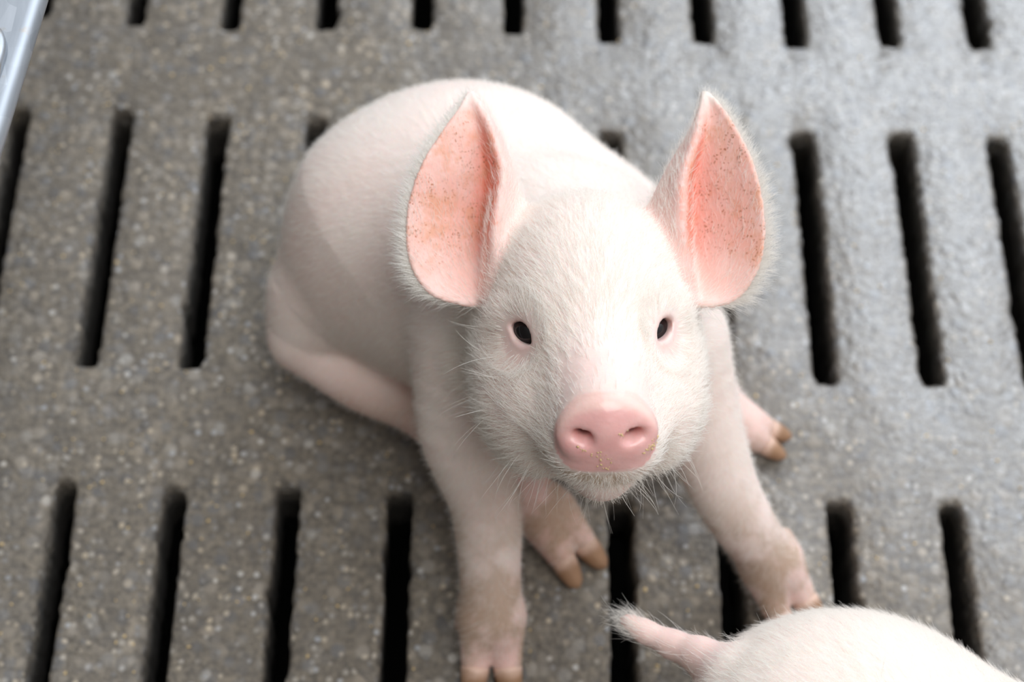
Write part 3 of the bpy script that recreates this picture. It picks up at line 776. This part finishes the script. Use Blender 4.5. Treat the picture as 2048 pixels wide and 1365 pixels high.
    for s in (-1, 1):
        e = eye_axes(H, s); c = EYEC(H, s); g = np.random.default_rng(30+s)
        for q in range(30):
            x = g.uniform(-7.5, 7.5); y = 7.6*(1-(x/8.6)**2) + 1.0; z = 11.5 - .05*x*x
            R_.append(c + (e[0]*x + e[1]*y + e[2]*z)/1000); dd = e[2]*.75 + e[1]*.30 + e[0]*(x*.07 + g.normal(0, .15)); D_.append(norm(dd)); N_.append(e[2])
    strands('eyelashes', np.array(R_), np.array(D_), np.array(N_), .0075, 6.5e-5, WISK, root, 5, .12, (0, 0, -.1), 31)
    return root
build_piglet()

# =================================================================== the second piglet, walking past in front
def build_walker():
    root = bpy.data.objects.new('piglet', None); COL.objects.link(root)
    rc = A(*(0.4924,0.2332,0.1789)); hd = norm(A(.90, -.44, 0)); sd = A(-hd[1], hd[0], 0)
    root.location = (rc[0]+hd[0]*.15, rc[1]+hd[1]*.15, 0); bpy.context.view_layer.update()
    tag(root, 'second piglet in the lower right corner, only its rump and tail in view', 'piglet')
    L = []
    at = lambda a, b, z: rc + hd*a + sd*b + A(0, 0, z)
    L.append(Cone(rc, at(.12, 0, -.005), .087, .088, .03)); L.append(Cone(at(.12, 0, -.005), at(.25, 0, .005), .088, .076, .03))
    L.append(Cone(at(.25, 0, .005), at(.33, 0, .03), .072, .058, .03))
    H = Head(at(.40, 0, .035), hd*.95 + A(0, 0, -.30), -sd)
    L += head_prims(H)
    gz = rc[2]
    claws = []
    for s, sh in ((-1, -.02), (1, .015)):
        k = at(.00+sh, .045*s, -.055); hk = at(-.045+sh, .05*s, -gz+.105); ft = at(-.022+sh, .05*s, -gz+.03)
        L.append(Cone(at(.02, .035*s, -.01), k, .062, .045, .03)); L.append(Cone(k, hk, .040, .019, .02)); L.append(Cone(hk, ft, .0165, .0165, .01))
        claws += toes(L, ft, hd, .0095)
        sh2 = -sh; k = at(.25+sh2, .045*s, -.07); ft = at(.255+sh2, .045*s, -gz+.03)
        L.append(Cone(at(.25, .04*s, -.02), k, .050, .030, .03)); L.append(Cone(k, ft, .028, .0165, .012))
        claws += toes(L, ft, hd, .0095)
    tail = [(0.4349,0.2827,0.2038), (0.4215,0.2954,0.1932), (0.4070,0.3040,0.1859), (0.3916,0.3120,0.1841), (0.3816,0.3173,0.1866)]
    rt = [.0145, .0100, .0078, .0062, .0048]
    for i in range(4): L.append(Cone(tail[i], tail[i+1], rt[i], rt[i+1], .012 if i == 0 else .006))
    ears = []
    for s in (-1, 1):
        rows = [[tuple(H.p(*HD.loc(A(*q)))) for q in row] for row in (EAR_L if s < 0 else EAR_R)]
        G, bv, th, par = ear_sheet(rows, 20, 14); ears.append((G, bv, th, par)); L.append(Sheet(bv, th, par, .009))
    L += face_prims(H)
    cor = np.array([at(a, b, z) for a in (-.24, .58) for b in (-.16, .16) for z in (-gz-.004, .24)])
    V, F = mesh_sdf(L, tuple(cor.min(0)), tuple(cor.max(0)), .0028)
    V = relax(V, F, 2); V[:, 2] = np.maximum(V[:, 2], .0012); Nn = vnormals(V, F)
    body = link_mesh('body', V, F, SKIN, root); n = len(V); r, f, u = H.loc(V)
    td = np.min(np.stack([np.linalg.norm(V-A(*q), axis=1) for q in tail[1:]]), 0)
    set_attr(body.data, 'snout', (f > 78.5)*(np.hypot(r/29.5, (u+7)/24.8) < 1.06)*(u > -30)*1.0)
    set_attr(body.data, 'flush', np.maximum(.6*(1-sstep(td, .012, .035)), .7*(1-sstep(V[:, 2], .02, .10))))
    set_attr(body.data, 'dirt', .5*(1-sstep(V[:, 2], .02, .06)))
    for nm in ('nostril', 'nose_red', 'nose_rim', 'lid', 'ear_inside', 'ear_red', 'ear_fleck'): set_attr(body.data, nm, np.zeros(n))
    for s in (-1, 1):
        c = EYEC(H, s); bm = bmesh.new(); bmesh.ops.create_uvsphere(bm, u_segments=24, v_segments=16, radius=.0112)
        vs = [tuple(v.co) for v in bm.verts]; fs = [tuple(v.index for v in q.verts) for q in bm.faces]; bm.free()
        link_mesh('eye', [tuple(c + A(*v)) for v in vs], fs, EYE, root)
    for a, b in claws: hoof_claw('hoof', a, b, .0105, root)
    # coat: rump and back carry most of what the picture shows
    back = np.linalg.norm(V - rc, axis=1)
    dens = np.where(back < .20, 6.0e5, 1.2e5)*(V[:, 2] > .03); dens = np.where((td < .03) & (np.linalg.norm(V-A(*tail[4]), axis=1) > .012), 0.6e5, dens)
    p, nn, fi, w = scatter(V, F, Nn, dens, 41)
    tl = np.min(np.stack([np.linalg.norm(p-A(*q), axis=1) for q in tail[2:]]), 0)
    d = -hd[None]*.9 + A(0, 0, -.55)[None] + np.random.default_rng(8).normal(0, .25, (len(p), 3))
    m = tl < .035; d[m] = norm(A(*tail[4])-A(*tail[1])) + np.random.default_rng(9).normal(0, .2, (m.sum(), 3))
    d = comb(d, nn, np.where(m, .3, .30)[:, None])
    strands('hair', p, d, nn, np.where(np.linalg.norm(p - A(*tail[4]), axis=1) < .016, .0125, np.where(m, .006, .0095)), 6.0e-5, HAIR, root, 4, .22, (0, 0, -.05), 42)
    # bristles raised along the spine
    dens = np.where((np.abs((V-rc)@sd) < .05) & (Nn[:, 2] > .6) & (back < .22), 2.5e4, 0)
    p, nn, fi, w = scatter(V, F, Nn, dens, 43)
    d = nn*.6 - hd[None]*.7 + np.random.default_rng(8).normal(0, .2, (len(p), 3)); d /= np.linalg.norm(d, axis=1)[:, None]
    strands('spine_bristles', p, d, nn, .017, 7.5e-5, WISK, root, 5, .25, None, 44)
    return root
build_walker()

# =================================================================== galvanised rail at the pen's edge
def build_rail():
    P0, P1 = A(*(0.0512,0.5841,0.4000)), A(*(0.0426,0.4911,0.4000))
    y = norm(P0-P1); x = A(y[1], -y[0], 0)        # x points out over the pen
    root = bpy.data.objects.new('pen_rail', None); COL.objects.link(root); root.location = (P1[0]-.06, P1[1], 0); bpy.context.view_layer.update()
    tag(root, 'worn galvanised steel pen rail crossing the upper left corner', 'rail')
    a0, a1 = P1 - y*.9, P0 + y*1.1
    def profile(pts, name, b0=a0, b1=a1, n=60, closed=True, mat=ZINC):
        V, F = [], []; m = len(pts)
        for i in range(n+1):
            c = b0 + (b1-b0)*i/n
            for (px, pz) in pts: V.append(c + x*px + A(0, 0, pz))
        for i in range(n):
            for k in range(m): F.append((i*m+k, i*m+(k+1) % m, (i+1)*m+(k+1) % m, (i+1)*m+k))
        F.append(tuple(range(m))); F.append(tuple(n*m+k for k in range(m)))
        o = link_mesh(name, V, F, mat, root)
        bm = bmesh.new(); bm.from_mesh(o.data); bmesh.ops.recalc_face_normals(bm, faces=bm.faces); bm.to_mesh(o.data); bm.free()
        return o
    # folded sheet channel: flat top, rounded free edge with a rolled lip
    pts = []
    for k in range(13):
        an = math.radians(90 - 15*k); pts.append((-.007 + .007*math.cos(an), -.007 + .007*math.sin(an)))
    pts += [(-.012, -.016), (-.055, -.016)]
    for k in range(13):
        an = math.radians(270 - 15*k); pts.append((-.058 + .008*math.cos(an), -.008 + .008*math.sin(an)))
    pts += [(-.030, .0015)]
    profile(pts, 'channel')
    # lapped strap welded along the top, its end cut round
    c0 = A(*(0.0387,0.5595,0.4020)); V, F = [], []; n = 16; w = .0125
    ends = [c0 - x*.010 - y*.01]
    c = c0 - x*.0115 - y*.016
    prof = []
    for k in range(n+1):
        an = math.pi*k/n; prof.append(c + x*w*math.cos(an) + y*w*1.5*math.sin(an))
    prof.append(c - x*w - y*.75); prof.insert(0, c + x*w - y*.75)
    m = len(prof)
    for z, s in ((-.002, 1.0), (.0030, 1.0), (.0046, .88)):
        for q in prof:
            cc = c - y*min(.75, max(0, (c-q)@y)); V.append(cc + (q-cc)*s + A(0, 0, z))
    for l in range(2):
        for k in range(m): F.append((l*m+k, l*m+(k+1) % m, (l+1)*m+(k+1) % m, (l+1)*m+k))
    F.append(tuple(2*m+k for k in range(m))); F.append(tuple(range(m)))
    o = link_mesh('strap', V, F, ZINC, root)
    bm = bmesh.new(); bm.from_mesh(o.data); bmesh.ops.recalc_face_normals(bm, faces=bm.faces); bm.to_mesh(o.data); bm.free()
    # posts carrying the rail, both beyond the frame
    for t in (-.55, 1.25):
        c = P1 + y*t - x*.035; b = bmesh.new(); bmesh.ops.create_cone(b, cap_ends=True, segments=28, radius1=.018, radius2=.018, depth=.386)
        vs = [(c[0]+v.co.x, c[1]+v.co.y, .193+v.co.z) for v in b.verts]; fs = [tuple(v.index for v in q.verts) for q in b.faces]; b.free()
        link_mesh('post', vs, fs, ZINC, root)
build_rail()

# =================================================================== spilled feed
def crumbs(name, pts, r0, r1, seed):
    g = random.Random(seed); V, F = [], []
    ico = [(0, 0, 1), (.9, 0, .3), (.28, .85, .3), (-.72, .52, .3), (-.72, -.52, .3), (.28, -.85, .3), (.72, .52, -.4), (-.28, .85, -.4), (-.9, 0, -.4), (-.28, -.85, -.4), (.72, -.52, -.4), (0, 0, -.7)]
    fc = [(0, 1, 2), (0, 2, 3), (0, 3, 4), (0, 4, 5), (0, 5, 1), (1, 6, 2), (2, 6, 7), (2, 7, 3), (3, 7, 8), (3, 8, 4), (4, 8, 9), (4, 9, 5), (5, 9, 10), (5, 10, 1), (1, 10, 6), (11, 7, 6), (11, 8, 7), (11, 9, 8), (11, 10, 9), (11, 6, 10)]
    for p in pts:
        s = g.uniform(r0, r1); sx, sy, sz = s*g.uniform(.7, 1.5), s*g.uniform(.7, 1.3), s*g.uniform(.35, .8); an = g.uniform(0, 6.28); b = len(V)
        for q in ico:
            j = g.uniform(.5, 1.4); X, Y = q[0]*sx*j, q[1]*sy*j
            V.append((p[0] + X*math.cos(an)-Y*math.sin(an), p[1] + X*math.sin(an)+Y*math.cos(an), p[2] + q[2]*sz*j))
        F += [tuple(b+i for i in t) for t in fc]
    return link_mesh(name, V, F, CRUMB)
g = random.Random(17); pts = []
while len(pts) < 900:
    x, y = g.uniform(-.15, .85), g.uniform(.15, 1.15)
    if g.random() > (.75 if x < .35 else .35): continue
    fx = ((x/PITCH + .5) % 1 - .5)*PITCH; ry = (y - Y_FAR_TOPROW_NEAR) % (BAR+ROWL)
    if abs(fx) < SLOTW/2 + .005 and ry < ROWL + .006: continue
    pts.append((x, y, .0004))
tag(crumbs('feed_crumbs', pts, .0005, .0013, 5), 'yellow crumbs of dry feed scattered over the concrete slats', 'feed', kind='stuff')
sn = []
for (rr, uu, sp, nq) in ((23.0, -9.5, 2.2, 26), (-5.5, -10, 2.0, 12), (-1, -16, 3.2, 12), (7.0, 1.5, 1.2, 6), (-14, -7, 1.2, 6)):
    for _ in range(nq): sn.append((rr + g.gauss(0, sp), uu + g.gauss(0, sp*.8)))
body = next(o for o in bpy.data.objects if o.name == 'body')
bvb = BVHTree.FromPolygons([v.co.copy() for v in body.data.vertices], [tuple(p.vertices) for p in body.data.polygons])
inv = body.matrix_world.inverted(); sp = []
for rr, uu in sn:
    o_ = Vector(HD.p(rr, 130, uu)); h = bvb.ray_cast(inv @ o_, Vector(-HD.F), .06)
    if h[0] is not None: sp.append(tuple(body.matrix_world @ h[0]))
tag(crumbs('snout_crumbs', sp, .0003, .0008, 6), "yellow feed crumbs stuck to the sitting piglet's wet snout", 'feed', kind='stuff')
